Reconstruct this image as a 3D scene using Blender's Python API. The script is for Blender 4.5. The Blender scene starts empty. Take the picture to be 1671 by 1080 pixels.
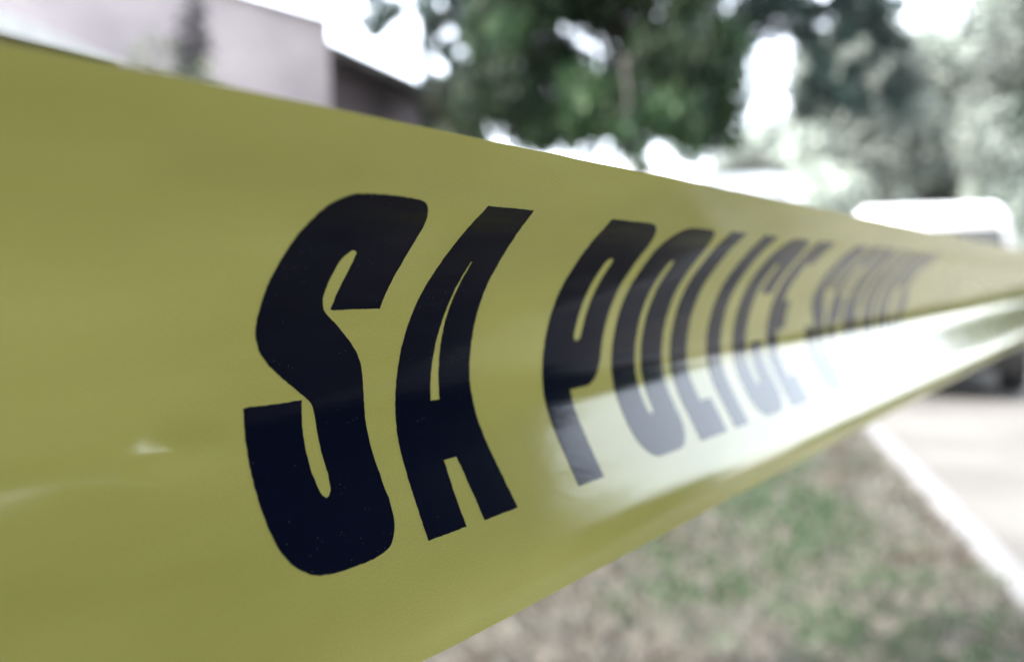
import bpy, math, random
import numpy as np
from mathutils import Vector
from mathutils.geometry import delaunay_2d_cdt

# ------------------------------------------------------------------ camera, sky, sun, exposure
sc = bpy.context.scene
W_PX, H_PX, F_PX = 1671.0, 1080.0, 1390.0
CAM = np.array([0.0, 0.0, 1.0])
PITCH = math.atan(90.0 / F_PX)                       # looking slightly down; horizon at row 450
cam_d = bpy.data.cameras.new('camera')
cam = bpy.data.objects.new('camera', cam_d)
sc.collection.objects.link(cam)
cam.location = CAM
cam.rotation_euler = (math.pi / 2 - PITCH, 0, 0)
cam_d.sensor_fit = 'HORIZONTAL'; cam_d.sensor_width = 36.0
cam_d.lens = 36.0 * F_PX / W_PX
cam_d.clip_start = 0.005; cam_d.clip_end = 2000.0
cam_d.dof.use_dof = True
cam_d.dof.focus_distance = 0.108
APERTURE = 0.0025                                     # metres across
cam_d.dof.aperture_fstop = cam_d.lens / 1000.0 / APERTURE
cam_d.dof.aperture_blades = 0
sc.camera = cam

SUN_AZ, SUN_EL = math.radians(246), math.radians(50)  # behind the tape, to the left of the camera
world = bpy.data.worlds.new('World'); sc.world = world; world.use_nodes = True
nt = world.node_tree; nt.nodes.clear()
sky = nt.nodes.new('ShaderNodeTexSky'); sky.sky_type = 'NISHITA'; sky.sun_disc = False
sky.sun_elevation = SUN_EL; sky.sun_rotation = SUN_AZ
sky.air_density = 1.0; sky.dust_density = 3.0; sky.ozone_density = 1.0
bg = nt.nodes.new('ShaderNodeBackground'); bg.inputs['Strength'].default_value = 0.12
wo = nt.nodes.new('ShaderNodeOutputWorld')
veil = nt.nodes.new('ShaderNodeMix'); veil.data_type = 'RGBA'; veil.blend_type = 'ADD'; veil.inputs[0].default_value = 1.0
veil.inputs[7].default_value = (12.2, 12.9, 13.7, 1)        # thin bright cloud over the whole sky
nt.links.new(sky.outputs[0], veil.inputs[6]); nt.links.new(veil.outputs[2], bg.inputs[0]); nt.links.new(bg.outputs[0], wo.inputs[0])
SUN_DIR = Vector((math.sin(SUN_AZ) * math.cos(SUN_EL), math.cos(SUN_AZ) * math.cos(SUN_EL), math.sin(SUN_EL)))
sun_d = bpy.data.lights.new('sun', 'SUN'); sun_d.energy = 3.6; sun_d.angle = math.radians(0.6)
sun_d.color = (1.0, 0.95, 0.88)
sun = bpy.data.objects.new('sun', sun_d); sc.collection.objects.link(sun)
sun.rotation_euler = SUN_DIR.to_track_quat('Z', 'Y').to_euler()

sc.view_settings.view_transform = 'Standard'; sc.view_settings.look = 'None'
sc.view_settings.exposure = 1.65; sc.view_settings.gamma = 1.0
sc.view_settings.use_curve_mapping = False
sc.cycles.use_denoising = True
sc.cycles.max_bounces = 8; sc.cycles.transparent_max_bounces = 8
sc.cycles.sample_clamp_indirect = 6.0
sc.render.film_transparent = False

rng = np.random.default_rng(7)
random.seed(7)
COL = sc.collection

# ------------------------------------------------------------------ helpers
def ray(x, y):
    xc = (x - W_PX / 2) / F_PX; yc = (H_PX / 2 - y) / F_PX
    return np.array([xc, math.cos(PITCH) + yc * math.sin(PITCH), -math.sin(PITCH) + yc * math.cos(PITCH)])
def at(x, y, Y):                                       # the place seen at that spot, Y metres ahead
    r = ray(x, y); return CAM + r * (Y / r[1])
def on_ground(x, y, z=0.0):
    r = ray(x, y); return CAM + r * ((z - CAM[2]) / r[2])

def mat(name, base, rough=0.6, **kw):
    m = bpy.data.materials.new(name); m.use_nodes = True
    p = m.node_tree.nodes['Principled BSDF']
    p.inputs['Base Color'].default_value = (*base, 1); p.inputs['Roughness'].default_value = rough
    for k, v in kw.items(): p.inputs[k.replace('_', ' ')].default_value = v
    return m
def nodes(m):
    return m.node_tree.nodes, m.node_tree.links, m.node_tree.nodes['Principled BSDF']
def ramp(n, stops):
    r = n.new('ShaderNodeValToRGB'); e = r.color_ramp.elements
    while len(e) < len(stops): e.new(0.5)
    for i, (p, c) in enumerate(stops):
        e[i].position = p; e[i].color = (*c, 1)
    return r
def noise_mat(name, c0, c1, scale, rough=0.7, detail=6, bump=0.0, bscale=None, c2=None, bdist=0.01):
    m = mat(name, c0, rough); n, l, p = nodes(m)
    tc = n.new('ShaderNodeTexCoord'); nz = n.new('ShaderNodeTexNoise')
    nz.inputs['Scale'].default_value = scale; nz.inputs['Detail'].default_value = detail
    l.new(tc.outputs['Object'], nz.inputs['Vector'])
    r = ramp(n, [(0.3, c0), (0.7, c1)] if c2 is None else [(0.28, c0), (0.5, c1), (0.72, c2)])
    l.new(nz.outputs['Fac'], r.inputs[0]); l.new(r.outputs[0], p.inputs['Base Color'])
    if bump:
        b = n.new('ShaderNodeBump'); b.inputs['Strength'].default_value = bump; b.inputs['Distance'].default_value = bdist
        n2 = n.new('ShaderNodeTexNoise'); n2.inputs['Scale'].default_value = bscale or scale * 4; n2.inputs['Detail'].default_value = 4
        l.new(tc.outputs['Object'], n2.inputs['Vector']); l.new(n2.outputs['Fac'], b.inputs['Height']); l.new(b.outputs[0], p.inputs['Normal'])
    return m

def empty(name, loc=(0, 0, 0), rz=0.0):
    o = bpy.data.objects.new(name, None); COL.objects.link(o); o.location = loc; o.rotation_euler = (0, 0, rz)
    o.empty_display_size = 0.1
    return o
def tag(o, label, cat, group=None):
    o['label'] = label; o['category'] = cat
    if group: o['group'] = group
    return o
def mesh(name, verts, faces, m, parent=None, smooth=False, bevel=0.0, seg=2):
    me = bpy.data.meshes.new(name); me.from_pydata([tuple(v) for v in verts], [], [tuple(f) for f in faces]); me.update()
    o = bpy.data.objects.new(name, me); COL.objects.link(o)
    if m: me.materials.append(m)
    if parent: o.parent = parent
    if smooth: me.shade_smooth()
    if bevel:
        b = o.modifiers.new('bevel', 'BEVEL'); b.width = bevel; b.segments = seg; b.limit_method = 'ANGLE'; b.angle_limit = math.radians(35)
        me.shade_smooth()
        o.modifiers.new('wn', 'WEIGHTED_NORMAL').keep_sharp = True
    return o
def box_vf(x0, x1, y0, y1, z0, z1):
    v = [(x0,y0,z0),(x1,y0,z0),(x1,y1,z0),(x0,y1,z0),(x0,y0,z1),(x1,y0,z1),(x1,y1,z1),(x0,y1,z1)]
    f = [(0,3,2,1),(4,5,6,7),(0,1,5,4),(1,2,6,5),(2,3,7,6),(3,0,4,7)]
    return v, f
def box(name, dims, m, parent=None, bevel=0.0, seg=2):
    v, f = box_vf(*dims); return mesh(name, v, f, m, parent, bevel=bevel, seg=seg)
def hexa(name, pts8, m, parent=None, bevel=0.0, seg=2):
    f = [(0,3,2,1),(4,5,6,7),(0,1,5,4),(1,2,6,5),(2,3,7,6),(3,0,4,7)]
    return mesh(name, pts8, f, m, parent, bevel=bevel, seg=seg)
def tube_vf(pts, rad, k=8):
    pts = [np.array(p, float) for p in pts]; V = []; Fc = []
    for i, p in enumerate(pts):
        t = pts[min(i + 1, len(pts) - 1)] - pts[max(i - 1, 0)]; t /= np.linalg.norm(t) + 1e-9
        a = np.cross(t, (0.3, 0.9, 0.2)); a /= np.linalg.norm(a); b = np.cross(t, a)
        for j in range(k):
            an = 2 * math.pi * j / k; V.append(p + rad[i] * (math.cos(an) * a + math.sin(an) * b))
    for i in range(len(pts) - 1):
        for j in range(k):
            Fc.append((i*k+j, i*k+(j+1)%k, (i+1)*k+(j+1)%k, (i+1)*k+j))
    Fc.append(tuple(range(k))[::-1]); Fc.append(tuple((len(pts)-1)*k + j for j in range(k)))
    return V, Fc
def join_vf(parts):
    V = []; Fc = []
    for v, f in parts:
        o = len(V); V += list(v); Fc += [tuple(i + o for i in q) for q in f]
    return V, Fc
def cyl_vf(c, r, w, axis=0, k=28, r2=None):           # a short cylinder along x
    V = []
    for s, rr in ((-w / 2, r), (w / 2, r2 or r)):
        for j in range(k):
            an = 2 * math.pi * j / k; V.append((c[0] + s, c[1] + rr * math.cos(an), c[2] + rr * math.sin(an)))
    Fc = [(j, (j+1)%k, k+(j+1)%k, k+j) for j in range(k)] + [tuple(range(k))[::-1], tuple(range(k, 2*k))]
    return V, Fc

def quad_cloud(name, P, U, N, L, Wd, colors, m, parent=None):
    """leaves: each a folded lance of two quads' worth of triangles. P base, U along, N across."""
    n = len(P); L = L[:, None]; Wd = Wd[:, None]
    up = np.cross(U, N)
    v = np.empty((n, 4, 3)); v[:, 0] = P; v[:, 1] = P + U*L*0.45 + N*Wd*0.5 + up*Wd*0.18
    v[:, 2] = P + U*L; v[:, 3] = P + U*L*0.45 - N*Wd*0.5 + up*Wd*0.18
    me = bpy.data.meshes.new(name)
    me.vertices.add(n * 4); me.vertices.foreach_set('co', v.reshape(-1).astype(np.float32))
    tri = np.array([0,1,2, 0,2,3])[None] + 4*np.arange(n)[:, None]
    me.loops.add(n * 6); me.loops.foreach_set('vertex_index', tri.reshape(-1).astype(np.int32))
    me.polygons.add(n * 2); me.polygons.foreach_set('loop_start', (np.arange(n*2)*3).astype(np.int32))
    me.update(calc_edges=True)
    ca = me.color_attributes.new('tint', 'FLOAT_COLOR', 'POINT')
    c = np.ones((n, 4, 4), np.float32); c[:, :, :3] = colors[:, None, :]
    ca.data.foreach_set('color', c.reshape(-1))
    me.materials.append(m)
    o = bpy.data.objects.new(name, me); COL.objects.link(o)
    if parent: o.parent = parent
    return o
def leaf_mat(name, rough=0.5, trans=0.35):
    m = mat(name, (0.1, 0.1, 0.1), rough); n, l, p = nodes(m)
    a = n.new('ShaderNodeAttribute'); a.attribute_name = 'tint'
    l.new(a.outputs['Color'], p.inputs['Base Color']); p.inputs['Specular IOR Level'].default_value = 0.2
    t = n.new('ShaderNodeBsdfTranslucent'); l.new(a.outputs['Color'], t.inputs['Color'])
    mx = n.new('ShaderNodeMixShader'); mx.inputs[0].default_value = trans
    l.new(p.outputs[0], mx.inputs[1]); l.new(t.outputs[0], mx.inputs[2])
    l.new(mx.outputs[0], n['Material Output'].inputs['Surface'])
    return m
def unit(a): return a / (np.linalg.norm(a, axis=1, keepdims=True) + 1e-9)

# ------------------------------------------------------------------ materials
M_soil = noise_mat('dry_soil', (0.045, 0.036, 0.029), (0.10, 0.086, 0.07), 9.0, 0.9, 8, 0.6, 60, (0.07, 0.066, 0.046))
M_road = noise_mat('road_concrete', (0.092, 0.087, 0.079), (0.142, 0.134, 0.123), 1.2, 0.8, 8, 0.25, 90)
M_kerb = noise_mat('kerb_paint', (0.125, 0.124, 0.122), (0.20, 0.198, 0.195), 6.0, 0.7, 6, 0.3, 60)
M_leaf = leaf_mat('leaf', 0.45, 0.3)
M_blade = leaf_mat('grass_blade', 0.6, 0.25)
M_bark = noise_mat('bark', (0.025, 0.022, 0.018), (0.06, 0.052, 0.042), 14.0, 0.9, 8, 0.8, 40)
M_white = mat('white_car_paint', (0.78, 0.79, 0.80), 0.25, Coat_Weight=0.6, Coat_Roughness=0.05)
M_glass = mat('car_glass', (0.015, 0.018, 0.02), 0.05, Specular_IOR_Level=0.6)
M_tyre = noise_mat('tyre_rubber', (0.012, 0.012, 0.013), (0.03, 0.03, 0.03), 30, 0.85, 4, 0.2, 80)
M_rim = mat('wheel_alloy', (0.45, 0.46, 0.47), 0.35, Metallic=0.9)
M_blackplastic = noise_mat('black_plastic', (0.015, 0.015, 0.016), (0.03, 0.03, 0.03), 40, 0.6, 4, 0.2, 200)
M_redlamp = mat('red_lamp', (0.35, 0.01, 0.012), 0.15)
M_plate = mat('plate_white', (0.7, 0.7, 0.66), 0.4)
M_fascia = noise_mat('white_fascia_paint', (0.50, 0.50, 0.49), (0.60, 0.60, 0.58), 3.0, 0.55, 5, 0.1, 40)
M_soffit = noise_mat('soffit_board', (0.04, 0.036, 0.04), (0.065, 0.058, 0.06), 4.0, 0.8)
M_tile = noise_mat('roof_tile', (0.10, 0.085, 0.08), (0.19, 0.155, 0.14), 5.0, 0.8, 6, 0.4, 30)
M_metalsheet = mat('painted_sheet', (0.62, 0.62, 0.60), 0.45)
M_winframe = mat('window_frame_paint', (0.5, 0.5, 0.48), 0.5)

def brick_mat(name, c1, c2, mortar):
    m = mat(name, c1, 0.85); n, l, p = nodes(m)
    tc = n.new('ShaderNodeTexCoord'); br = n.new('ShaderNodeTexBrick')
    br.inputs['Color1'].default_value = (*c1, 1); br.inputs['Color2'].default_value = (*c2, 1); br.inputs['Mortar'].default_value = (*mortar, 1)
    br.inputs['Scale'].default_value = 1.0; br.inputs['Brick Width'].default_value = 0.23; br.inputs['Row Height'].default_value = 0.085
    br.inputs['Mortar Size'].default_value = 0.008
    l.new(tc.outputs['UV'], br.inputs['Vector'])
    nz = n.new('ShaderNodeTexNoise'); nz.inputs['Scale'].default_value = 0.9; nz.inputs['Detail'].default_value = 7
    l.new(tc.outputs['UV'], nz.inputs['Vector'])
    r = ramp(n, [(0.3, (0.78, 0.77, 0.78)), (0.7, (1.06, 1.04, 1.03))]); l.new(nz.outputs['Fac'], r.inputs[0])
    mx = n.new('ShaderNodeMix'); mx.data_type = 'RGBA'; mx.blend_type = 'MULTIPLY'; mx.inputs[0].default_value = 1.0
    l.new(br.outputs['Color'], mx.inputs[6]); l.new(r.outputs[0], mx.inputs[7]); l.new(mx.outputs[2], p.inputs['Base Color'])
    b = n.new('ShaderNodeBump'); b.inputs['Strength'].default_value = 0.5; b.inputs['Distance'].default_value = 0.008; b.invert = True
    l.new(br.outputs['Fac'], b.inputs['Height']); l.new(b.outputs[0], p.inputs['Normal'])
    return m
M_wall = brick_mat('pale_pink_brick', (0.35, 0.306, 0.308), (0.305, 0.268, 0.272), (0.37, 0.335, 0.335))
M_wall_shaded = brick_mat('shaded_brick', (0.16, 0.13, 0.15), (0.13, 0.105, 0.12), (0.19, 0.17, 0.175))  # the wing's shade put into a darker, mauve copy of the brick

# ------------------------------------------------------------------ the setting: ground, road, kerb
def sheet(name, poly, z, m):
    o = mesh(name, [(x, y, z) for x, y in poly], [tuple(range(len(poly)))], m); o['kind'] = 'structure'; return o
K0 = on_ground(1671, 992, 0)[:2]; K1 = on_ground(1415, 707, 0)[:2]      # two points of the kerb's grass edge
kd = (K1 - K0) / np.linalg.norm(K1 - K0); kn = np.array([kd[1], -kd[0]])  # along the road, and towards it
KB = K0 - kd * 6.0
ROAD_Z, KW = -0.10, 0.15
e0 = KB; e1 = KB + kd * 60
far = 600.0
# a lawn stands 10 cm above the road; the unseen kerb bend is added so the film mirrors lawn
KW = 0.11
sheet('terrain', [(-far, -far), (far, -far), (far, far), (-far, far)], -0.13, M_soil)
P_ = lambda s_, w_: K0 + kd*s_ + kn*w_
RC = 0.9; S0 = -0.35
path = [P_(s_, 0) for s_ in np.arange(45, S0, -0.5)]
path += [P_(S0, RC) + RC*(-kn*math.cos(t) - kd*math.sin(t)) for t in np.linspace(0, math.pi/2, 9)]
path += [P_(S0-RC, RC + w_) for w_ in np.arange(0.5, 24, 0.5)]
path = np.array(path)
sheet('road', [tuple(P_(-30, -2)), tuple(P_(-30, 60)), tuple(P_(260, 60)), tuple(P_(260, -2))], ROAD_Z, M_road)
sheet('lawn', [tuple(q) for q in path] + [(far, path[-1][1]-20), (far, -far), (-far, -far), (-far, far), tuple(path[0]+kd*300)], 0.0, M_soil)
RW = 7.5
sheet('far_verge', [tuple(P_(10, RW + KW)), tuple(P_(10, RW + 300)), tuple(P_(260, RW + 300)), tuple(P_(260, RW + KW))], -0.004, M_soil)
def kerb(name, pts, top, side_sign=1):
    k = empty(name, (pts[0][0], pts[0][1], 0)); k['kind'] = 'structure'
    seg = np.linalg.norm(np.diff(pts, axis=0), axis=1); cum = np.concatenate([[0], np.cumsum(seg)])
    at_ = lambda t: np.array([np.interp(t, cum, pts[:, 0]), np.interp(t, cum, pts[:, 1])])
    t = 0.0
    while t < cum[-1]-0.1:
        t1 = min(t + 1.0, cum[-1])
        if abs(np.cross(at_(t+.05)-at_(t), at_(t1)-at_(t1-.05))) > 2e-4: t1 = min(t+0.35, cum[-1])
        a_, b_ = at_(t+.004), at_(t1-.004); d_ = (b_-a_)/np.linalg.norm(b_-a_); n_ = np.array([-d_[1], d_[0]])*side_sign
        j = random.uniform(-.004, .004); q = [a_, b_, b_+n_*KW, a_+n_*KW]; q = [x - pts[0] for x in q]
        hexa('kerbstone', [(*x, -.2) for x in q] + [(*x, top+j) for x in q], M_kerb if a_[1] > 1.6 else M_kerb_plain, k, .015)
        t = t1
    return k
M_kerb_plain = noise_mat('kerb_concrete', (0.16, 0.15, 0.14), (0.25, 0.24, 0.22), 6.0, 0.85, 6, 0.3, 60)
kerb('kerb', path[60:], 0.02)
kerb('far_kerb', np.array([P_(s_, RW+KW) for s_ in np.arange(40, 10, -0.5)]), 0.02, -1)

# ------------------------------------------------------------------ the police tape
VPX, VPY, DIST = 1877.0, 450.0, 0.08
PHI = math.atan((VPX - W_PX / 2) / F_PX * math.cos(PITCH))
t_d = np.array([math.sin(PHI), math.cos(PHI), 0.0]); t_n = np.array([math.cos(PHI), -math.sin(PHI), 0.0])
CS = np.array([(20.0,15.15),(16.8,12.0),(13.2,8.7),(9.4,5.2),(6.0,1.2),(3.4,-2.6),(1.5,-7),(0.4,-11.5),(0,-16),(0.5,-20.5),
               (2.2,-24.8),(4.6,-29.1),(7.1,-33.5),(9.3,-37.2),(11.0,-40.6),(11.8,-43.6),(12.0,-46.2)]) / 1000
def catmull(P, k):
    Q = np.vstack([2*P[0]-P[1], P, 2*P[-1]-P[-2]]); o = []
    for i in range(1, len(Q) - 2):
        p0, p1, p2, p3 = Q[i-1:i+3]
        for t in np.arange(k) / k:
            o.append(.5*((2*p1)+(-p0+p2)*t+(2*p0-5*p1+4*p2-p3)*t*t+(-p0+3*p1-3*p2+p3)*t**3))
    o.append(P[-1]); return np.array(o)
DC = catmull(CS, 24)
# relax tiny kinks of the section
for _ in range(60):
    DC[1:-1] = 0.5*DC[1:-1] + 0.25*(DC[:-2] + DC[2:])
DV = np.concatenate([[0], np.cumsum(np.linalg.norm(np.diff(DC, axis=0), axis=1))])
TAPE_W = DV[-1]
def tape_ab(v): return np.interp(v, DV, DC[:, 0]), np.interp(v, DV, DC[:, 1])
def dent(u, v, u0, v0, su, sv, h): return h*np.exp(-((u-u0)/su)**2 - ((v-v0)/sv)**2)
def tape_pt(u, v, lift=0.0):
    u = np.asarray(u, float); v = np.asarray(v, float)
    a, b = tape_ab(v); e = 2e-4
    a1, b1 = tape_ab(np.clip(v + e, 0, TAPE_W)); a0, b0 = tape_ab(np.clip(v - e, 0, TAPE_W))
    ta, tb = a1 - a0, b1 - b0; L = np.sqrt(ta*ta + tb*tb); na, nb = -tb / L, ta / L
    # slack film: long shallow ripples, a small dent left of the first letter
    w = 0.00010*np.sin(u*95 + v*70 + 0.7) + 0.00007*np.sin(u*41 - v*120 + 2.0) + 0.00005*np.sin(u*170 + v*160)
    w = w*np.clip(0.55 - u*1.0, 0.12, 0.5)
    w = w + dent(u, v, 0.0495, 0.0405, 0.0045, 0.0022, 0.00085) + dent(u, v, 0.047, 0.0500, 0.005, 0.0025, 0.00012)
    s = lift + w
    a = a + na*s; b = b + nb*s
    return CAM + u[..., None]*t_d + (a - DIST)[..., None]*t_n + b[..., None]*np.array([0, 0, 1.0])

def film_mat(name, base, base_var, trans, speck=False, ior=1.62):
    m = mat(name, base, 0.11, IOR=ior); n, l, p = nodes(m)
    tc = n.new('ShaderNodeTexCoord'); mp = n.new('ShaderNodeMapping')
    l.new(tc.outputs['UV'], mp.inputs['Vector']); mp.inputs['Scale'].default_value = (0.35, 1, 1)
    nz = n.new('ShaderNodeTexNoise'); nz.inputs['Scale'].default_value = 46; nz.inputs['Detail'].default_value = 8
    l.new(mp.outputs[0], nz.inputs['Vector'])
    r = ramp(n, [(0.3, base), (0.7, base_var)]); l.new(nz.outputs['Fac'], r.inputs[0])
    col = r.outputs[0]
    if speck:                                          # pinholes in the ink
        vo = n.new('ShaderNodeTexVoronoi'); vo.inputs['Scale'].default_value = 1700; l.new(tc.outputs['UV'], vo.inputs['Vector'])
        th = n.new('ShaderNodeMath'); th.operation = 'LESS_THAN'; th.inputs[1].default_value = 0.065
        l.new(vo.outputs['Distance'], th.inputs[0])
        wn = n.new('ShaderNodeTexNoise'); wn.inputs['Scale'].default_value = 190; l.new(tc.outputs['UV'], wn.inputs['Vector'])
        g = n.new('ShaderNodeMath'); g.operation = 'GREATER_THAN'; g.inputs[1].default_value = 0.54; l.new(wn.outputs['Fac'], g.inputs[0])
        mu = n.new('ShaderNodeMath'); mu.operation = 'MULTIPLY'; l.new(th.outputs[0], mu.inputs[0]); l.new(g.outputs[0], mu.inputs[1])
        mx = n.new('ShaderNodeMix'); mx.data_type = 'RGBA'; l.new(mu.outputs[0], mx.inputs[0]); l.new(col, mx.inputs[6])
        mx.inputs[7].default_value = (0.22, 0.22, 0.20, 1); col = mx.outputs[2]
    else:                                              # a few dust specks on the film
        vo = n.new('ShaderNodeTexVoronoi'); vo.inputs['Scale'].default_value = 75; vo.inputs['Randomness'].default_value = 1; l.new(tc.outputs['UV'], vo.inputs['Vector'])
        th = n.new('ShaderNodeMath'); th.operation = 'LESS_THAN'; th.inputs[1].default_value = 0.013; l.new(vo.outputs['Distance'], th.inputs[0])
        mx = n.new('ShaderNodeMix'); mx.data_type = 'RGBA'; l.new(th.outputs[0], mx.inputs[0]); l.new(col, mx.inputs[6])
        mx.inputs[7].default_value = (0.06, 0.05, 0.03, 1); col = mx.outputs[2]
        gn = n.new('ShaderNodeTexNoise'); gn.inputs['Scale'].default_value = 5200; gn.inputs['Detail'].default_value = 1; l.new(tc.outputs['UV'], gn.inputs['Vector'])
        gr_ = ramp(n, [(0.25, (0.87, 0.87, 0.84)), (0.75, (1.13, 1.13, 1.15))]); l.new(gn.outputs['Fac'], gr_.inputs[0])   # pigment grain in the polythene
        m5 = n.new('ShaderNodeMix'); m5.data_type = 'RGBA'; m5.blend_type = 'MULTIPLY'; m5.inputs[0].default_value = 1.0
        l.new(col, m5.inputs[6]); l.new(gr_.outputs[0], m5.inputs[7]); col = m5.outputs[2]
    l.new(col, p.inputs['Base Color'])
    # fine grain of the polythene, drawn out along the tape
    m2 = n.new('ShaderNodeMapping'); m2.inputs['Scale'].default_value = (0.35, 1, 1); l.new(tc.outputs['UV'], m2.inputs['Vector'])
    n2 = n.new('ShaderNodeTexNoise'); n2.inputs['Scale'].default_value = 900; n2.inputs['Detail'].default_value = 3; l.new(m2.outputs[0], n2.inputs['Vector'])
    n3 = n.new('ShaderNodeTexNoise'); n3.inputs['Scale'].default_value = 120; n3.inputs['Detail'].default_value = 4
    m3 = n.new('ShaderNodeMapping'); m3.inputs['Scale'].default_value = (0.12, 1, 1); l.new(tc.outputs['UV'], m3.inputs['Vector']); l.new(m3.outputs[0], n3.inputs['Vector'])
    b1 = n.new('ShaderNodeBump'); b1.inputs['Strength'].default_value = 0.5; b1.inputs['Distance'].default_value = 0.00003
    b2 = n.new('ShaderNodeBump'); b2.inputs['Strength'].default_value = 0.5; b2.inputs['Distance'].default_value = 0.00012
    l.new(n3.outputs['Fac'], b2.inputs['Height']); l.new(n2.outputs['Fac'], b1.inputs['Height']); l.new(b2.outputs[0], b1.inputs['Normal'])
    l.new(b1.outputs[0], p.inputs['Normal'])
    if trans:
        t = n.new('ShaderNodeBsdfTranslucent'); l.new(col, t.inputs['Color'])
        mx = n.new('ShaderNodeMixShader'); mx.inputs[0].default_value = trans
        l.new(p.outputs[0], mx.inputs[1]); l.new(t.outputs[0], mx.inputs[2]); l.new(mx.outputs[0], n['Material Output'].inputs['Surface'])
    return m
M_film = film_mat('yellow_polythene', (0.272, 0.257, 0.066), (0.35, 0.333, 0.10), 0.15)
M_ink = film_mat('black_ink', (0.0025, 0.0035, 0.011), (0.0035, 0.005, 0.015), 0.0, True, 1.31)

tape = empty('barrier_tape', tuple(CAM - DIST*t_n + np.array([0, 0, -0.046])))
tag(tape, 'glossy yellow plastic police tape with bold black lettering, stretched across the foreground', 'tape')
T0 = np.array(tape.location)
uu = np.concatenate([np.arange(-2.72, 0.0, 0.04), np.arange(0.0, 0.5, 0.0025), np.arange(0.5, 1.2, 0.01), np.arange(1.2, 4.6, 0.05), np.arange(4.6, 17.6, 0.25)])
vv = np.linspace(0, TAPE_W, 121)
UU, VV = np.meshgrid(uu, vv, indexing='ij')
EDGE = 0.00012*np.sin(UU*61+1) + 0.00009*np.sin(UU*143) + 0.00005*np.sin(UU*390+2)
VV = VV + EDGE*((VV/TAPE_W)*2-1)**8
PT = tape_pt(np.asarray(UU), np.clip(VV, 0, TAPE_W)) - T0
nu, nv = len(uu), len(vv)
idx = np.arange(nu*nv).reshape(nu, nv)
F = np.stack([idx[:-1, :-1], idx[:-1, 1:], idx[1:, 1:], idx[1:, :-1]], -1).reshape(-1, 4)
def uv_layer(me, U, V):
    lay = me.uv_layers.new(name='film'); vi = np.empty(len(me.loops), np.int32); me.loops.foreach_get('vertex_index', vi)
    lay.data.foreach_set('uv', np.stack([U[vi], V[vi]], 1).astype(np.float32).reshape(-1))
strip = mesh('strip', PT.reshape(-1, 3), F, M_film, tape, smooth=True)
uv_layer(strip.data, UU.reshape(-1), VV.reshape(-1))

# letters, in millimetres on the film: x along, y down from the cap line
def arc(cx, cy, rx, ry, a0, a1, k=10):
    return [(cx + rx*math.cos(math.radians(a0+(a1-a0)*i/k)), cy - ry*math.sin(math.radians(a0+(a1-a0)*i/k))) for i in range(k+1)]
CAPH = 48.6
def smooth_poly(P, step=0.5):
    P = np.array(P, float); n = len(P); corner = []
    for i in range(n):
        a = P[i]-P[i-1]; b = P[(i+1) % n]-P[i]
        corner.append(a @ b < math.cos(math.radians(52))*np.linalg.norm(a)*np.linalg.norm(b))
    out = []
    for i in range(n):
        p1, p2 = P[i], P[(i+1) % n]
        p0 = P[i-1] if not corner[i] else 2*p1-p2
        p3 = P[(i+2) % n] if not corner[(i+1) % n] else 2*p2-p1
        k = max(1, int(np.linalg.norm(p2-p1)/step))
        for t in np.arange(k)/k:
            out.append(.5*((2*p1)+(-p0+p2)*t+(2*p0-5*p1+4*p2-p3)*t*t+(-p0+3*p1-3*p2+p3)*t**3))
    return np.array(out)
def lin_poly(P, step=0.5):
    P = np.array(P, float); out = []
    for i in range(len(P)):
        a, b = P[i], P[(i+1) % len(P)]; k = max(1, int(np.linalg.norm(b-a)/step))
        for t in np.arange(k)/k: out.append(a*(1-t)+b*t)
    return np.array(out)
S_OUT = [(18.6,16.7),(18.7,12.2),(18.8,9.7),(18.8,6.4),(18.5,4.0),(17.7,2.1),(16.5,0.8),(15.3,0.2),(13.8,0),(12,-0.1),(9.4,-0.1),(6.6,0),(5.1,0.25),(3.9,0.8),(3.0,1.6),(2.2,2.8),(1.6,4.4),(1.0,6.4),(0.6,8.8),(0.35,11.3),(0.25,13.8),(0.25,16.0),(0.3,17.8),(0.6,19.4),(1.1,20.6),(1.9,21.8),(3.6,23.5),(6.5,25.8),(8.0,26.9),(9.3,27.9),(9.9,28.7),(10.2,30.0),(10.4,32.1),(10.6,34.7),(10.6,37.4),(10.3,39.0),(9.8,39.6),(9.3,39.7),(8.9,39.4),(8.6,38.3),(8.4,36.5),(8.3,33.9),(8.2,31.3),(8.2,29.2),(8.2,27.7),(0,27.6),(0.1,29.5),(0.25,32.3),(0.3,35.2),(0.3,38.5),(0.4,41.4),(0.8,43.8),(1.6,45.7),(2.6,46.8),(3.6,47.5),(4.8,48.0),(6.7,48.3),(9.6,48.4),(12.7,48.3),(14.7,48.0),(16.1,47.4),(17.3,46.2),(18.1,44.5),(18.5,42.3),(18.55,39.5),(18.5,36.1),(18.4,33.8),(18.3,31.5),(18.2,29.3),(18.0,27.2),(17.8,25.7),(17.4,24.4),(16.8,23.2),(15.8,21.9),(14.2,20.4),(12.2,18.7),(9.9,17.0),(9.1,16.1),(8.7,15.2),(8.5,13.8),(8.5,11.8),(8.65,9.9),(9.1,8.7),(9.6,8.2),(10.2,8.2),(10.55,8.6),(10.65,9.4),(10.65,11.5),(10.55,14.2),(10.4,16.6)]
A_OUT = [(5.0,0),(14.9,0),(15.6,6.0),(16.0,13.1),(16.4,20),(16.9,27),(17.7,32),(18.3,37),(18.8,43),(19.2,48.5),(11.5,48.5),(11.4,44.8),(11.3,41.5),(11.1,38.9),(8.4,38.9),(8.1,41.5),(7.8,44.7),(7.6,48.5),(0,48.5),(0.5,42.5),(1.0,37),(1.4,32),(1.7,27),(2.1,21.5),(2.8,16),(3.6,10.5),(4.4,5)]
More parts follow.
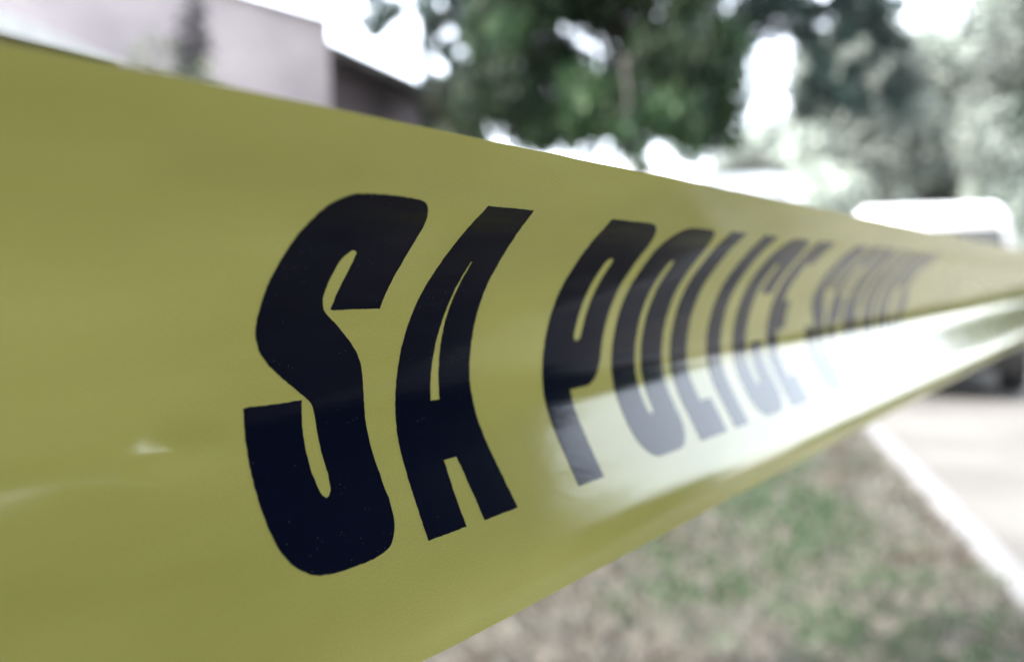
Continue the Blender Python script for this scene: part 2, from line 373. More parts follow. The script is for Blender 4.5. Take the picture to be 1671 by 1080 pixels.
A_IN = [(9.95,9.5),(9.65,9.6),(9.45,13),(9.2,17.0),(8.8,21),(8.5,25.5),(8.4,30.4),(10.4,30.4),(10.1,27),(9.8,23),(9.7,19),(9.85,14.5),(9.95,11.5)]
P_OUT = [(0,0)] + arc(12.6,6.4,6.4,6.4,90,0) + arc(13.2,26.8,5.6,5.8,0,-90) + [(8.0,32.6),(8.0,CAPH),(0,CAPH)]
P_IN = arc(9.85,9.5,1.2,1.3,180,0,8) + arc(9.85,23.0,1.2,1.2,0,-180,8)
OW = 20.4
O_OUT = arc(6.5,6.8,6.5,6.8,180,90) + arc(OW-6.5,6.8,6.5,6.8,90,0) + arc(OW-6.5,CAPH-6.8,6.5,6.8,0,-90) + arc(6.5,CAPH-6.8,6.5,6.8,-90,-180)
O_IN = arc(OW/2,9.6,1.15,1.4,180,0,8) + arc(OW/2,CAPH-9.6,1.15,1.4,0,-180,8)
L_OUT = [(0,0),(8.0,0),(8.0,40.4),(13.6,40.4),(13.6,CAPH),(0,CAPH)]
I_OUT = [(0,0),(8.0,0),(8.0,CAPH),(0,CAPH)]
C_OUT = (arc(6.3,6.6,6.3,6.6,180,90) + arc(13.2,6.6,6.3,6.6,90,0) + [(19.5,17.2),(11.2,17.2)] + arc(9.8,9.6,1.4,1.5,0,180,8)
         + arc(9.8,39.0,1.4,1.5,180,360,8) + [(11.2,29.8),(19.5,29.8)] + arc(13.2,CAPH-6.6,6.3,6.6,0,-90) + arc(6.3,CAPH-6.6,6.3,6.6,-90,-180))
E_OUT = [(0,0),(13.8,0),(13.8,8.2),(8.0,8.2),(8.0,19.4),(13.2,19.4),(13.2,27.6),(8.0,27.6),(8.0,40.4),(13.8,40.4),(13.8,CAPH),(0,CAPH)]
R_OUT = [(0,0)] + arc(12.4,6.4,6.4,6.4,90,0) + arc(13.6,20.5,5.2,4.0,0,-60) + arc(13.4,29.5,5.4,4.5,50,0) + [(18.8,42),(19.6,CAPH),(11.6,CAPH),(11.0,44),(11.0,30.5),(10.2,29.2),(8.0,29.2),(8.0,CAPH),(0,CAPH)]
R_IN = arc(9.7,9.4,1.5,1.3,180,0,8) + arc(9.7,20.5,1.5,1.3,0,-180,8)
V_OUT = [(0,0),(7.9,0),(10.0,33),(12.1,0),(20.0,0),(14.6,CAPH),(5.4,CAPH)]
GL = {'S':[smooth_poly(S_OUT)], 'A':[smooth_poly(A_OUT), smooth_poly(A_IN)], 'P':[lin_poly(P_OUT), lin_poly(P_IN)], 'O':[lin_poly(O_OUT), lin_poly(O_IN)],
      'L':[lin_poly(L_OUT)], 'I':[lin_poly(I_OUT)], 'C':[lin_poly(C_OUT)], 'E':[lin_poly(E_OUT)], 'R':[lin_poly(R_OUT), lin_poly(R_IN)], 'V':[lin_poly(V_OUT)]}
def inside(poly, X, Y):
    c = np.zeros(X.shape, bool)
    for i in range(len(poly)):
        x0, y0 = poly[i]; x1, y1 = poly[i-1]
        c ^= ((y0 > Y) != (y1 > Y)) & (X < (x1-x0)*(Y-y0)/(y1-y0+1e-12)+x0)
    return c
LIFT = 0.00006
def letter(ch, u0, sx=1.0):
    polys = [p.copy() for p in GL[ch]]
    r2 = np.random.default_rng(ord(ch) + int(u0))
    pts = []; edges = []
    for p in polys:
        p += r2.normal(0, 0.03, p.shape)              # ragged print edge
        k = len(pts); m_ = len(p); pts += [tuple(q) for q in p]
        edges += [(k+i, k+(i+1) % m_) for i in range(m_)]
    nb = len(pts)
    gx, gy = np.meshgrid(np.arange(-1, 23, 1.6), np.arange(-0.5, 50, 0.7)); gx = gx + 0.8*((np.arange(gx.shape[0]) % 2)[:, None])
    g = np.stack([gx.ravel(), gy.ravel()], 1); ok = np.zeros(len(g), bool)
    for p in polys: ok ^= inside(p, g[:, 0], g[:, 1])
    B = np.array(pts)
    g = g[ok]; dmin = np.sqrt(((g[:, None] - B[None])**2).sum(-1)).min(1); g = g[dmin > 0.3]
    allp = pts + [tuple(q) for q in g]
    res = delaunay_2d_cdt([Vector(p) for p in allp], edges, [], 0, 1e-6)
    P2 = np.array([tuple(v) for v in res[0]]); T = np.array([tuple(f) for f in res[2]])
    c = P2[T].mean(1); ok = np.zeros(len(c), bool)
    for p in polys: ok ^= inside(p, c[:, 0], c[:, 1])
    T = T[ok]
    U = (u0 + P2[:, 0]*sx)/1000; V = (9.35 + P2[:, 1])/1000
    top = tape_pt(U, V, LIFT) - T0
    n0 = len(top); bv = []; bf = []; bu = []; bw = []
    for p in polys:                                     # the ink's edge
        u = (u0 + p[:, 0]*sx)/1000; v = (9.35 + p[:, 1])/1000
        a = tape_pt(u, v, LIFT) - T0; b = tape_pt(u, v, 0.0) - T0; k = n0 + len(bv); m_ = len(p)
        bv += list(a) + list(b); bu += list(u)*2; bw += list(v)*2
        bf += [(k+i, k+(i+1) % m_, k+m_+(i+1) % m_, k+m_+i) for i in range(m_)]
    Vt = list(top) + bv
    # orient the caps towards the reader
    a, b_, c_ = top[T[0][0]], top[T[0][1]], top[T[0][2]]
    if np.dot(np.cross(b_-a, c_-a), t_n) < 0: T = T[:, ::-1]
    o = mesh('letter', Vt, [tuple(int(i) for i in t) for t in T] + bf, M_ink, tape, smooth=True)
    uv_layer(o.data, np.concatenate([U, bu]), np.concatenate([V, bw]))
    o['label'] = 'black printed letter ' + ch
    return o
for ch, u0, sx in (('S',57.1,1), ('A',79.4,1), ('P',115.2,1), ('O',138.0,1), ('L',162.2,1), ('I',180.4,1), ('C',195.6,1), ('E',218.4,1),
                   ('S',250.0,.93), ('E',271.0,.93), ('R',287.2,.93), ('V',308.0,.93), ('I',329.3,.93), ('C',340.0,.93), ('E',361.6,.93)):
    letter(ch, u0, sx)

# ------------------------------------------------------------------ vegetation builders
def crown_cloud(name, centers, radii, counts, leaf_len, cols, parent, droop=0.7, ratio=0.35, origin=(0, 0, 0), shellness=0.5):
    Ps = []; Us = []; Ns = []; Ls = []; Ws = []; Cs = []
    for c, r, k in zip(centers, radii, counts):
        k = int(k)
        d = unit(rng.normal(size=(k, 3))); rad = rng.random(k)**shellness
        p = np.array(c) + d*rad[:, None]*np.array(r)
        out = unit(d*np.array([1, 1, 0.6]) + rng.normal(0, 0.5, (k, 3)))
        u = unit(out*(1-droop) + np.array([0, 0, -1.0])*droop + rng.normal(0, 0.25, (k, 3)))
        nn = unit(np.cross(u, rng.normal(size=(k, 3))))
        L = leaf_len*rng.uniform(0.6, 1.3, k)
        base = np.array(cols)[rng.integers(0, len(cols), k)]
        clump = rng.choice([0.6, 0.8, 1.0, 1.7])
        Ps.append(p); Us.append(u); Ns.append(nn); Ls.append(L); Ws.append(L*ratio*rng.uniform(.8, 1.2, k)); Cs.append(base*clump*rng.uniform(.75, 1.3, (k, 1)))
    P = np.concatenate(Ps) - np.array(origin)
    return quad_cloud(name, P, np.concatenate(Us), np.concatenate(Ns), np.concatenate(Ls), np.concatenate(Ws), np.concatenate(Cs), M_leaf, parent)
def limb(p0, p1, r0, r1, sag=0.0, k=7, wob=0.12):
    p0 = np.array(p0, float); p1 = np.array(p1, float); L = np.linalg.norm(p1-p0)
    pts = []
    for i in range(k):
        t = i/(k-1); q = p0*(1-t)+p1*t; q = q + np.array([0, 0, 1.0])*sag*L*math.sin(math.pi*t)
        if 0 < i < k-1: q = q + rng.normal(0, wob*L/k, 3)
        pts.append(q)
    return tube_vf(pts, [r0*(1-i/(k-1)) + r1*i/(k-1) for i in range(k)], 7)
def tree(name, label, base, trunk_top, trunk_r, clumps, leaf_len, cols, density, droop=0.7, ratio=0.35, group=None, max_limbs=26):
    """clumps: list of (centre, radii)"""
    base = np.array(base, float); root = empty(name, tuple(base)); tag(root, label, 'tree', group)
    tt = np.array(trunk_top, float)
    parts = [limb(base - (0, 0, 0.1), tt, trunk_r, trunk_r*0.55, k=9, wob=0.06), tube_vf([base-(0,0,.12), base+(0,0,.08), base+(0,0,.35)], [trunk_r*1.7, trunk_r*1.3, trunk_r*.95], 9)]
    order = list(range(len(clumps))); random.shuffle(order)
    for i in order[:max_limbs]:
        c, r = clumps[i]; t = random.uniform(0.62, 1.0); s = base*(1-t)+tt*t
        parts.append(limb(s, np.array(c), trunk_r*0.33, 0.012, sag=0.12, k=8))
        for _ in range(3):
            parts.append(limb(np.array(c), np.array(c)+unit(rng.normal(size=(1, 3)))[0]*np.array(r)*0.8, 0.012, 0.004, k=4))
    V, Fc = join_vf(parts)
    mesh('trunk', [np.array(v)-base for v in V], Fc, M_bark, root, smooth=True)
    cnt = [density*(r[0]*r[1]*r[2])**(2/3) for c, r in clumps]
    crown_cloud('crown', [c for c, r in clumps], [r for c, r in clumps], cnt, leaf_len, cols, root, droop, ratio, origin=base)
    return root

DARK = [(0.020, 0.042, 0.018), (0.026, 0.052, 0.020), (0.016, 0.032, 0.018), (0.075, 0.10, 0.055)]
BLUE = [(0.035, 0.058, 0.050), (0.045, 0.070, 0.052), (0.030, 0.048, 0.045)]
HAZE_PALE = [(0.22, 0.25, 0.22), (0.28, 0.31, 0.27), (0.17, 0.20, 0.18), (0.36, 0.385, 0.34)]  # distance haze and glare put into the leaf colour
SHRUB = [(0.11, 0.15, 0.07), (0.16, 0.19, 0.10), (0.09, 0.12, 0.06)]

# drooping dark tree behind the vans: its crown hangs down to just above their roofs
cl = []
def clump_px(x, y, Y, r, jitter=0.0):
    p = at(x, y, Y); cl.append((p, r))
Yt = 12.5
for i in range(190):
    x = random.uniform(785, 1205); y = random.uniform(-260, 215)
    if x < 860 and y > 190: continue
    clump_px(x, y, Yt + random.uniform(-1.4, 1.8), (random.uniform(.28, .5), random.uniform(.3, .5), random.uniform(.3, .6)))
for i in range(34):                                    # the top above the frame
    x = random.uniform(680, 1330); clump_px(x, random.uniform(-620, -150), Yt + random.uniform(-1.6, 2.2), (.6, .6, .5))
for x_, y_ in ((1020, 200), (1030, 225), (1038, 245), (1045, 258)): clump_px(x_, y_, 8.7, (.12, .12, .16))
tb = at(1010, 450, Yt); tb[2] = 0
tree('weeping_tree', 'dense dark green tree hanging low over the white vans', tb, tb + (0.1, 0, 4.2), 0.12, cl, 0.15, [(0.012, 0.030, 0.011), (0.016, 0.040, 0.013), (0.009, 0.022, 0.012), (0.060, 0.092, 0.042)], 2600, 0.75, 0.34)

# a taller open tree behind it, whose loose blue-green twigs show to both sides
cl = []
for (x0, x1, y0, y1, k, r) in ((595, 800, -80, 50, 90, .14), (690, 800, 30, 140, 34, .12), (1215, 1470, -120, 60, 75, .2), (1310, 1470, 40, 190, 34, .17), (560, 1480, -700, -130, 40, .8)):
    for i in range(k):
        clump_px(random.uniform(x0, x1), random.uniform(y0, y1), 16 + random.uniform(-1.5, 2), (r*random.uniform(.8, 1.3), r, r*random.uniform(.8, 1.4)))
tb = at(1130, 450, 16.5); tb[2] = 0
tree('open_tree', 'tall open tree with loose blue green twigs against the white sky', tb, tb + (0, 0, 7.5), 0.14, cl, 0.14, BLUE, 3600, 0.45, 0.4, max_limbs=60)

# trees further along the road, haze put into their pale leaves
def pale_tree(px, Y, top_px, low_px, half_w_px, label, k=70, dens=330, cols=HAZE_PALE, leaf=0.42):
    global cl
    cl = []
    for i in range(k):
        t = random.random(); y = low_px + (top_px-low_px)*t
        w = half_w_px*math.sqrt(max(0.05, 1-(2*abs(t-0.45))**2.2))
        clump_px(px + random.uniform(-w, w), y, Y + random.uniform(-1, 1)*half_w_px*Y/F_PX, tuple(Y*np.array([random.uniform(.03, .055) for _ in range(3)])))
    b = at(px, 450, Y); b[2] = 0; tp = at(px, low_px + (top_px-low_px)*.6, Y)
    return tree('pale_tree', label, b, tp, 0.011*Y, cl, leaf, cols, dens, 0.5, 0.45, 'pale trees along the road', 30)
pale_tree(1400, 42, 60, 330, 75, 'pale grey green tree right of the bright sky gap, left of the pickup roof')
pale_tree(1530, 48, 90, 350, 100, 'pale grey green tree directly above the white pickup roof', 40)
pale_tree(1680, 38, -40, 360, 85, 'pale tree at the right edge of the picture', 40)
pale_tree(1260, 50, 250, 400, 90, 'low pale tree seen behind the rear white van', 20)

# ------------------------------------------------------------------ house on the left
def wall_quad(name, p0, p1, z0, z1, m, parent, thick=0.22):
    p0 = np.array(p0[:2], float); p1 = np.array(p1[:2], float); L = np.linalg.norm(p1-p0); d_ = (p1-p0)/L; n_ = np.array([d_[1], -d_[0]])
    o_ = np.array(parent.location)[:2]
    a, b = p0-o_, p1-o_; c, e = b - n_*thick, a - n_*thick
    V = [(*a, z0), (*b, z0), (*c, z0), (*e, z0), (*a, z1), (*b, z1), (*c, z1), (*e, z1)]
    o = hexa(name, V, m, parent)
    me = o.data; lay = me.uv_layers.new(name='wall')
    for lp in me.loops:
        co = me.vertices[lp.vertex_index].co; q = np.array([co.x, co.y])-a
        lay.data[lp.index].uv = (q @ d_ + abs(q @ n_), co.z)
    return o
AZ = math.radians(40); hd = np.array([math.sin(AZ), math.cos(AZ)]); hn = np.array([math.cos(AZ), -math.sin(AZ)])
HC = at(537, 30, 12.0); HTOP = HC[2]; HC = HC[:2]
house = empty('brick_house', (HC[0], HC[1], 0)); tag(house, 'pale pink brick house with dark gable wing behind the tape', 'house')
HL = HC - hd*11
wall_quad('wall', HL, HC, 0, HTOP, M_wall, house)
AZ2 = math.radians(-50); hd2 = np.array([math.sin(AZ2), math.cos(AZ2)])
wall_quad('wall', HC - hn*0.22, HC + hd2*7 - hn*.22, 0, HTOP, M_wall, house)
def oriented_box(name, base, dvec, nvec, l0, l1, w0, w1, z0, z1, m, parent, bevel=0.0):
    o_ = np.array(parent.location)[:2]; V = []
    for z in (z0, z1):
        for l_, w_ in ((l0, w0), (l0, w1), (l1, w1), (l1, w0)):
            q = base + dvec*l_ + nvec*w_ - o_; V.append((*q, z))
    return hexa(name, V, m, parent, bevel)
# main roof: tiled slope with fascia and gutter just above the wall
rf_v = []
o_ = HC
for l_ in (-11.3, 0.12):
    for w_, z_ in ((0.12, HTOP), (-4.0, HTOP+1.9), (-8.0, HTOP)):
        q = HC + hd*l_ + hn*w_ - o_; rf_v.append((*q, z_))
roof = mesh('roof', rf_v + [(v[0], v[1], v[2]+.14) for v in rf_v], [(0,1,4,3),(1,2,5,4),(6,9,10,7),(7,10,11,8),(0,3,9,6),(2,8,11,5),(0,6,7,1),(1,7,8,2),(3,4,10,9),(4,5,11,10)], M_tile, house)
oriented_box('gutter', HC, hd, hn, -11.3, 0.13, 0.12, 0.24, HTOP-.03, HTOP+.09, M_soffit, roof, 0.02)
# windows in the long wall (behind the tape and to the left)
for l_ in (-9.2, -6.3, -3.0):
    wf = oriented_box('window', HC, hd, hn, l_, l_+1.4, -.05, .03, 0.95, 2.15, M_winframe, house)
    for k in range(2): oriented_box('pane', HC, hd, hn, l_+.06+.66*k, l_+.68+.66*k, .03, .045, 1.01, 2.09, M_glass, wf)
# gable wing, set back, its long side turned away from the sun
G0 = at(548, 90, 13.0); G1 = at(742, 172, 16.9); gz = (G0[2]+G1[2])/2
gd = (G1-G0)[:2]; gl = np.linalg.norm(gd); gd /= gl; gn = np.array([gd[1], -gd[0]])
W0 = G0[:2] - gn*0.45
wall_quad('wall', W0 - gd*.6, W0 + gd*(gl-.3), 0, gz-.02, M_wall_shaded, house)
wall_quad('wall', W0 + gd*(gl-.3) - gn*.22, W0 + gd*(gl-.3) - gn*5, 0, gz-.02, M_wall_shaded, house)
oriented_box('soffit', W0, gd, gn, -.6, gl, -.2, .43, gz-.02, gz+.02, M_soffit, house)
wr = []
for l_ in (-.6, gl+.05):
    for w_, z_ in ((.47, gz+.03), (-2.6, gz+1.25), (-5.6, gz+.03)):
        q = W0 + gd*l_ + gn*w_ - HC; wr.append((*q, z_))
wing_roof = mesh('roof', wr + [(v[0], v[1], v[2]+.12) for v in wr], [(0,1,4,3),(1,2,5,4),(6,9,10,7),(7,10,11,8),(0,3,9,6),(2,8,11,5),(0,6,7,1),(1,7,8,2),(3,4,10,9),(4,5,11,10)], M_tile, house)
oriented_box('fascia', W0, gd, gn, -.6, gl+.06, .475, .50, gz-.06, gz+.17, M_fascia, wing_roof)

# carport roof close on the left with a deep white edge
cp = at(-260, 0, 5.2); cp[2] = 0
carport = empty('carport', tuple(cp)); tag(carport, 'carport with deep white roof edge left of the pink house', 'carport')
a0, a1 = at(-330, -128, 5.0), at(208, 108, 9.2)
b0, b1 = at(-330, -40, 5.0), at(208, 115, 9.2)
side = np.array([-3.2, 1.0, 0.0]); th = np.array([-0.03, 0.02, 0])
def rel(*ps): return [tuple(np.array(p)-cp) for p in ps]
crf = hexa('roof', rel(b0+th+(0,0,.06), b1+th+(0,0,.02), b1+side+th+(0,0,.02), b0+side+th+(0,0,.06), a0+th-(0,0,.05), a1+th-(0,0,.02), a1+side+th-(0,0,.02), a0+side+th-(0,0,.05)), M_metalsheet, carport)
hexa('fascia', rel(b0, b1, b1+th*.8, b0+th*.8, a0, a1, a1+th*.8, a0+th*.8), M_fascia, crf)
hexa('shade_strip', rel(b0+th*6-(0,0,.30), b1+th*6-(0,0,.16), b1+th*9-(0,0,.16), b0+th*9-(0,0,.30), b0+th*6+(0,0,.05), b1+th*6+(0,0,.015), b1+th*9+(0,0,.015), b0+th*9+(0,0,.05)), M_soffit, carport)  # dark strip added for the shadow under the roof edge
for pbase, ztop in ((b0+th*7.5+(b1-b0)*.05, b0[2]-.12), (b1+th*7.5-(b1-b0)*.04, b1[2]-.09), (b1+side*.95-(b1-b0)*.04, b1[2]), (b0+side*.95+(b1-b0)*.05, b0[2])):
    q = pbase - cp; box('post', (q[0]-.045, q[0]+.045, q[1]-.045, q[1]+.045, 0, ztop), M_fascia, carport)

# shrubs in front of the house
def shrub(name, label, px, top_px, Y, w, cols, dens=900, leaf=.09, cat='shrub', droop=.25):
    b = at(px, 450, Y); b[2] = 0; root = empty(name, tuple(b)); tag(root, label, cat, None)
    h = at(px, top_px, Y)[2]; cs = []; rs = []
    for i in range(16):
        t = random.uniform(.25, .95); ww = w*(1.1-t*.6)
        cs.append(b + np.array([random.uniform(-ww, ww), random.uniform(-ww, ww), h*t])); rs.append(np.array([w*.42, w*.42, h*.13])*random.uniform(.8, 1.2))
    parts = [limb(b+np.array([random.uniform(-.1, .1), random.uniform(-.1, .1), 0]), c, .03, .006, k=6) for c in cs]
    V, Fc = join_vf(parts); mesh('stem', [np.array(v)-b for v in V], Fc, M_bark, root, smooth=True)
    crown_cloud('foliage', cs, rs, [dens*(r[0]*r[1]*r[2])**(2/3) for r in rs], leaf, cols, root, droop, .45, origin=b)
    return root
shrub('tall_shrub', 'pale leafy shrub in front of the pink wall beside the carport', 300, 62, 8.4, .5, SHRUB, 2400)
shrub('tall_shrub', 'dark thin shrub rising higher against the pink wall', 318, -10, 9.4, .26, [(0.03,0.03,0.034),(0.05,0.048,0.055)], 2600, .09)
shrub('low_shrub', 'pale shrub at the far end of the dark gable wing', 745, 150, 15.5, .7, [(0.12,0.14,0.10),(0.17,0.19,0.14)], 7000, .12)

# ------------------------------------------------------------------ vehicles
def loft(name, secs, m, parent, caps=True):
    """secs: rings of points, same count, ordered along the length"""
    V = [p for s in secs for p in s]; k = len(secs[0]); Fc = []
    for i in range(len(secs)-1):
        for j in range(k): Fc.append((i*k+j, i*k+(j+1) % k, (i+1)*k+(j+1) % k, (i+1)*k+j))
    if caps: Fc += [tuple(range(k))[::-1], tuple((len(secs)-1)*k+j for j in range(k))]
    return mesh(name, V, Fc, m, parent, smooth=True)
def ring(y, hw, z0, z1, r_top, r_bot, tumble=0.0, k=7, yoff=0.0):
    """rounded body section: half width hw at the sill, leaning in by tumble at the top"""
    pts = []
    ht = hw - tumble
    def cor(cx, cz, r, a0, a1):
        for i in range(k+1):
            a = math.radians(a0+(a1-a0)*i/k); pts.append((cx+r*math.cos(a), y + yoff*((cz-z0)/(z1-z0)), cz+r*math.sin(a)))
    cor(ht-r_top, z1-r_top, r_top, 0, 90); cor(-ht+r_top, z1-r_top, r_top, 90, 180)
    cor(-hw+r_bot, z0+r_bot, r_bot, 180, 270); cor(hw-r_bot, z0+r_bot, r_bot, 270, 360)
    return pts
def wheel(parent, x, y, r, side):
    w = empty('wheel', (x, y, r)); w.parent = parent
    V, Fc = cyl_vf((0, 0, 0), r, .21); mesh('tyre', V, Fc, M_tyre, w, bevel=.03)
    V, Fc = cyl_vf((side*.085, 0, 0), r*.62, .06); mesh('rim', V, Fc, M_rim, w, bevel=.012)
def panel(name, pts, m, parent, t):                    # thin glass set proud of the body by t
    p = [np.array(q, float) for q in pts]; n_ = np.cross(p[1]-p[0], p[3]-p[0]); n_ /= np.linalg.norm(n_)
    return hexa(name, [*(p), *[q+n_*t for q in p]], m, parent)
def minibus(loc, rz, label, H=2.32):
    """rear faces -y"""
    r = empty('minibus', loc, rz); tag(r, label, 'van', 'white vans parked under the trees')
    hw = 0.95; secs = []
    for y, top, zb, t, sc_ in ((0.0, H-.12, .42, .13, .955), (.05, H-.05, .36, .12, .985), (.25, H, .34, .12, 1), (2.6, H+.02, .33, .12, 1), (3.75, H-.03, .33, .12, 1), (4.25, 1.72, .33, .18, .99), (4.72, 1.12, .34, .12, .96), (4.9, .95, .42, .1, .90)):
        secs.append(ring(y, hw*sc_, zb, top, .36, .1, t))
    body = loft('body', secs, M_white, r)
    ht = hw-.12
    panel('rear_window', [(-.70, -.012, 1.25), (.70, -.012, 1.25), (.64, .0, H-.32), (-.64, .0, H-.32)], M_glass, r, .012)
    for s in (-1, 1):
        for y0, y1 in ((.3, 1.25), (1.33, 2.4), (2.48, 3.55)):
            q = [(s*(hw-.045), y0, 1.25), (s*(hw-.045), y1, 1.25), (s*(ht+.012), y1, H-.33), (s*(ht+.012), y0, H-.33)]
            panel('side_window', q if s > 0 else q[::-1], M_glass, r, .012)
        box('tail_lamp', (s*.86-.06, s*.86+.06, -.03, .03, .85, 1.3), M_redlamp, r, .01)
        q = (s*1.04, 3.75, 1.25); box('mirror', (q[0]-.09, q[0]+.09, q[1]-.04, q[1]+.05, 1.15, 1.42), M_blackplastic, r, .03)
        for y in (.85, 3.95): wheel(r, s*.84, y, .33, s)
    panel('windscreen', [(.72, 4.70, 1.18), (-.72, 4.70, 1.18), (-.64, 3.93, H-.15), (.64, 3.93, H-.15)], M_glass, r, .03)
    box('bumper', (-.92, .92, -.09, .12, .36, .6), M_blackplastic, r, .04)
    box('number_plate', (-.26, .26, -.10, -.091, .44, .55), M_plate, r)
    return r
def pickup(loc, rz, label):
    r = empty('pickup', loc, rz); tag(r, label, 'pickup')
    hw = .815; H = 1.73
    lo = [ring(y, hw*s_, zb, zt, .1, .08, .03) for y, s_, zb, zt in ((0, .97, .52, 1.08), (.08, 1, .46, 1.10), (2.0, 1, .44, 1.10), (3.6, 1, .42, 1.08), (4.6, .98, .42, 1.02), (4.95, .9, .46, .92))]
    loft('body', lo, M_white, r)
    can = [ring(y, (hw-.05)*s_, 1.06, zt, .15, .04, t_) for y, s_, zt, t_ in ((.03, .97, H-.05, .13), (.10, 1, H-.01, .14), (.9, 1, H, .15), (1.72, 1, H-.01, .15))]
    loft('canopy', can, M_white, r)
    cab = [ring(y, (hw-.05)*s_, 1.04, zt, .14, .04, t_) for y, s_, zt, t_ in ((1.77, 1, H-.04, .15), (2.4, 1, H-.03, .16), (3.1, 1, H-.07, .17), (3.55, 1, 1.42, .12), (3.85, .98, 1.12, .06))]
    loft('cab', cab, M_white, r)
    panel('rear_window', [(-.64, .012, 1.16), (.64, .012, 1.16), (.565, .012, H-.21), (-.565, .012, H-.21)], M_glass, r, .012)
    for s in (-1, 1):
        for y0, y1 in ((.25, .9), (.97, 1.6), (1.95, 2.6), (2.67, 3.25)):
            q = [(s*(hw-.065), y0, 1.16), (s*(hw-.065), y1, 1.16), (s*(hw-.15), y1, H-.22), (s*(hw-.15), y0, H-.22)]
            panel('side_window', q if s > 0 else q[::-1], M_glass, r, .014)
        box('tail_lamp', (s*.83-.055, s*.83+.055, -.025, .04, .72, 1.02), M_redlamp, r, .01)
        q = (s*.98, 3.2, 1.2); box('mirror', (q[0]-.09, q[0]+.09, 3.16, 3.25, 1.1, 1.3), M_blackplastic, r, .03)
        for y in (.95, 4.0): wheel(r, s*.79, y, .36, s)
    panel('windscreen', [(.68, 3.80, 1.14), (-.68, 3.80, 1.14), (-.6, 3.22, H-.12), (.6, 3.22, H-.12)], M_glass, r, .03)
    box('tailgate', (-.72, .72, -.012, .03, .62, 1.04), M_white, r, .008)
    box('bumper', (-.90, .90, -.14, .1, .42, .58), M_blackplastic, r, .04)
    box('underbody', (-.78, .78, .12, 4.6, .26, .5), M_blackplastic, r, .02)
    box('number_plate', (-.26, .26, -.152, -.142, .45, .55), M_plate, r)
    return r
p = at(1512, 450, 7.55); pickup((p[0], p[1], ROAD_Z), -math.radians(24), 'white pickup with canopy parked on the pale road at right')
p = at(1030, 450, 9.1); minibus((p[0], p[1], 0), -math.radians(9), 'nearer white van peeking over the tape, under the dark tree', 2.21)
p = at(1205, 450, 11.8); minibus((p[0], p[1], 0), -math.radians(9), 'farther white van beyond the nearer one, right of the dark tree', 2.40)

# ------------------------------------------------------------------ grass of the verge
def grass(n):
    X = rng.uniform(-4.0, 4.0, n*3); Y = rng.uniform(-0.5, 10.0, n*3)
    q_ = np.stack([X, Y], 1) - K0; side_ = q_ @ kn; s_ = q_ @ kd
    ctr = np.hypot(side_-RC, s_-S0)
    on_road = ((side_ > -.02) & (s_ > S0)) | ((side_ > RC) & (s_ > S0-RC-.02)) | ((side_ <= RC) & (s_ <= S0) & (ctr < RC+.02) & (side_ > -.02))
    keep = ~on_road & (rng.random(n*3) < 1.3/(0.55+0.22*np.maximum(Y, 1)))
    X = X[keep][:n]; Y = Y[keep][:n]; k = len(X)
    def vn(x, y, s, seed):                              # cheap smooth value noise
        r_ = np.random.default_rng(seed).random((64, 64)); a = x/s; b = y/s; i = np.floor(a).astype(int); j = np.floor(b).astype(int); fa = a-i; fb = b-j
        fa = fa*fa*(3-2*fa); fb = fb*fb*(3-2*fb); g_ = lambda p_, q_: r_[p_ % 64, q_ % 64]
        return (g_(i, j)*(1-fa)+g_(i+1, j)*fa)*(1-fb)+(g_(i, j+1)*(1-fa)+g_(i+1, j+1)*fa)*fb
    green = vn(X, Y, .55, 1)*.6 + vn(X, Y, .17, 2)*.4
    gc = np.exp(-((X-1.05)/.6)**2-((Y-3.7)/.9)**2)*.42
    tuft = vn(X, Y, .085, 3); g_ = np.clip((green+gc-.575)*4.5, 0, 1)[:, None]
    dry = np.array([.165, .165, .140])*(.12+1.15*tuft[:, None]**1.4) + rng.normal(0, .03, (k, 1)); brown = np.array([.07, .058, .042])
    dry = np.where((vn(X, Y, .12, 5) > .66)[:, None], brown, dry)
    gr = np.array([.040, .080, .033])*(.35+1.0*tuft[:, None])
    c = np.clip(dry*(1-g_)+gr*g_, .01, .8)
    U = unit(np.stack([rng.normal(0, .7, k), rng.normal(0, .7, k), rng.uniform(.35, 1.0, k)], 1)); N = unit(np.cross(U, rng.normal(size=(k, 3))))
    L = rng.uniform(.025, .075, k)*(.6+.9*tuft)
    o = quad_cloud('grass', np.stack([X, Y, np.zeros(k)], 1), U, N, L, L*.13+.002, c, M_blade); o['kind'] = 'stuff'
    tag(o, 'patchy dry beige lawn with greener patches beside the white kerb', 'grass')
grass(110000)

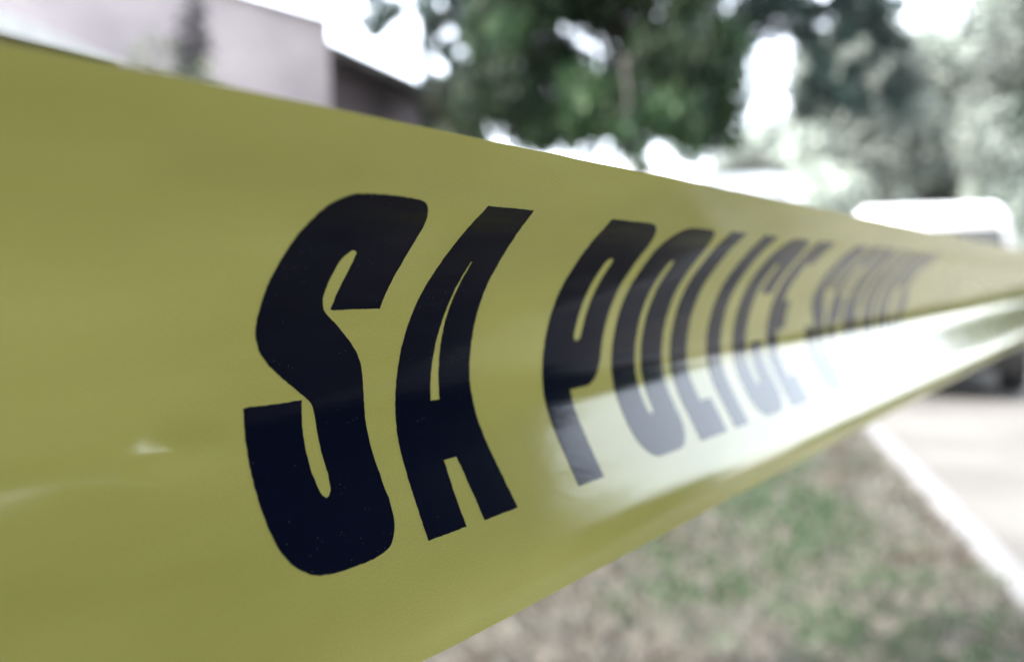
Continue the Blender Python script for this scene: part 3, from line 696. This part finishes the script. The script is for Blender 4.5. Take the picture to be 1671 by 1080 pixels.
# ------------------------------------------------------------------ unseen trees and hedges added to shade the tape and shape its reflections
def big_tree(px_az, dist, label, z0, z1, rad, k, cols, leaf=.2, dens=520, rr=(.5, .95), name='unseen_tree', group=None, column=False, crown_off=(0, 0)):
    a = math.radians(px_az); b = np.array([dist*math.sin(a), dist*math.cos(a), -0.004]); c_ = []
    for i in range(k):
        q = unit(rng.normal(size=(1, 3)))[0]*rng.random()**.4
        if column: q[2] = rng.uniform(-1, 1)
        c_.append((b + np.array([q[0]*rad + crown_off[0], q[1]*rad + crown_off[1], (z0+z1)/2 + q[2]*(z1-z0)/2]), tuple(rng.uniform(*rr, 3))))
    return tree(name, label, b, b+np.array([0, 0, z0*.5+z1*.5]), .2, c_, leaf, cols, dens, .5, .45, group, 24)
big_tree(122, 4.3, 'unseen broad tree added to darken the tape, outside the frame at right', 1.5, 8.5, 3.7, 200, DARK, dens=900)  # added out of view to cut the skylight on the tape
big_tree(84.5, 9.0, 'unseen tall columnar tree added as a dark reflection in the tape', .9, 11.0, 3.3, 300, DARK, dens=800, column=True)  # added out of view so the left of the film mirrors dark
big_tree(38.0, 18.0, 'unseen bushy tree added to end the bright reflection, just outside the right edge', 0.4, 8.0, 2.0, 150, DARK)  # placed and shaped out of view to end the white reflection
big_tree(217.5, 2.75, 'unseen leafy tree behind the camera, added for shade, that holds the near end of the tape', 2.7, 6.2, 3.3, 150, DARK, dens=1000, crown_off=(.79, -.26))  # added to shade the tape and near ground; also anchors the tape
def hedge(a0, a1, dist, h, label='unseen low dark hedge added as the dark band in the tape reflection'):
    p0 = np.array([dist*math.sin(math.radians(a0)), dist*math.cos(math.radians(a0)), 0]); p1 = np.array([dist*math.sin(math.radians(a1)), dist*math.cos(math.radians(a1)), 0])
    root = empty('hedge', tuple(p0)); tag(root, label, 'hedge')
    k = 30; cs = [p0*(1-i/k)+p1*(i/k)+np.array([0, 0, h*.5]) for i in range(k+1)]
    crown_cloud('foliage', cs, [(.45, .45, h*.5)]*(k+1), [420]*(k+1), .16, DARK, root, .3, .5, origin=p0)
    V, Fc = join_vf([limb(c*np.array([1, 1, 0]), c, .03, .01, k=4) for c in cs]); mesh('stem', [np.array(v)-p0 for v in V], Fc, M_bark, root)
hedge(38, 57, 22, 1.4)  # added out of view as the dark reflected horizon band
hedge(70, 116, 7.6, 1.7, 'unseen dark hedge added to keep bright ground out of the tape reflection')  # added out of view to hide bright far ground from the film
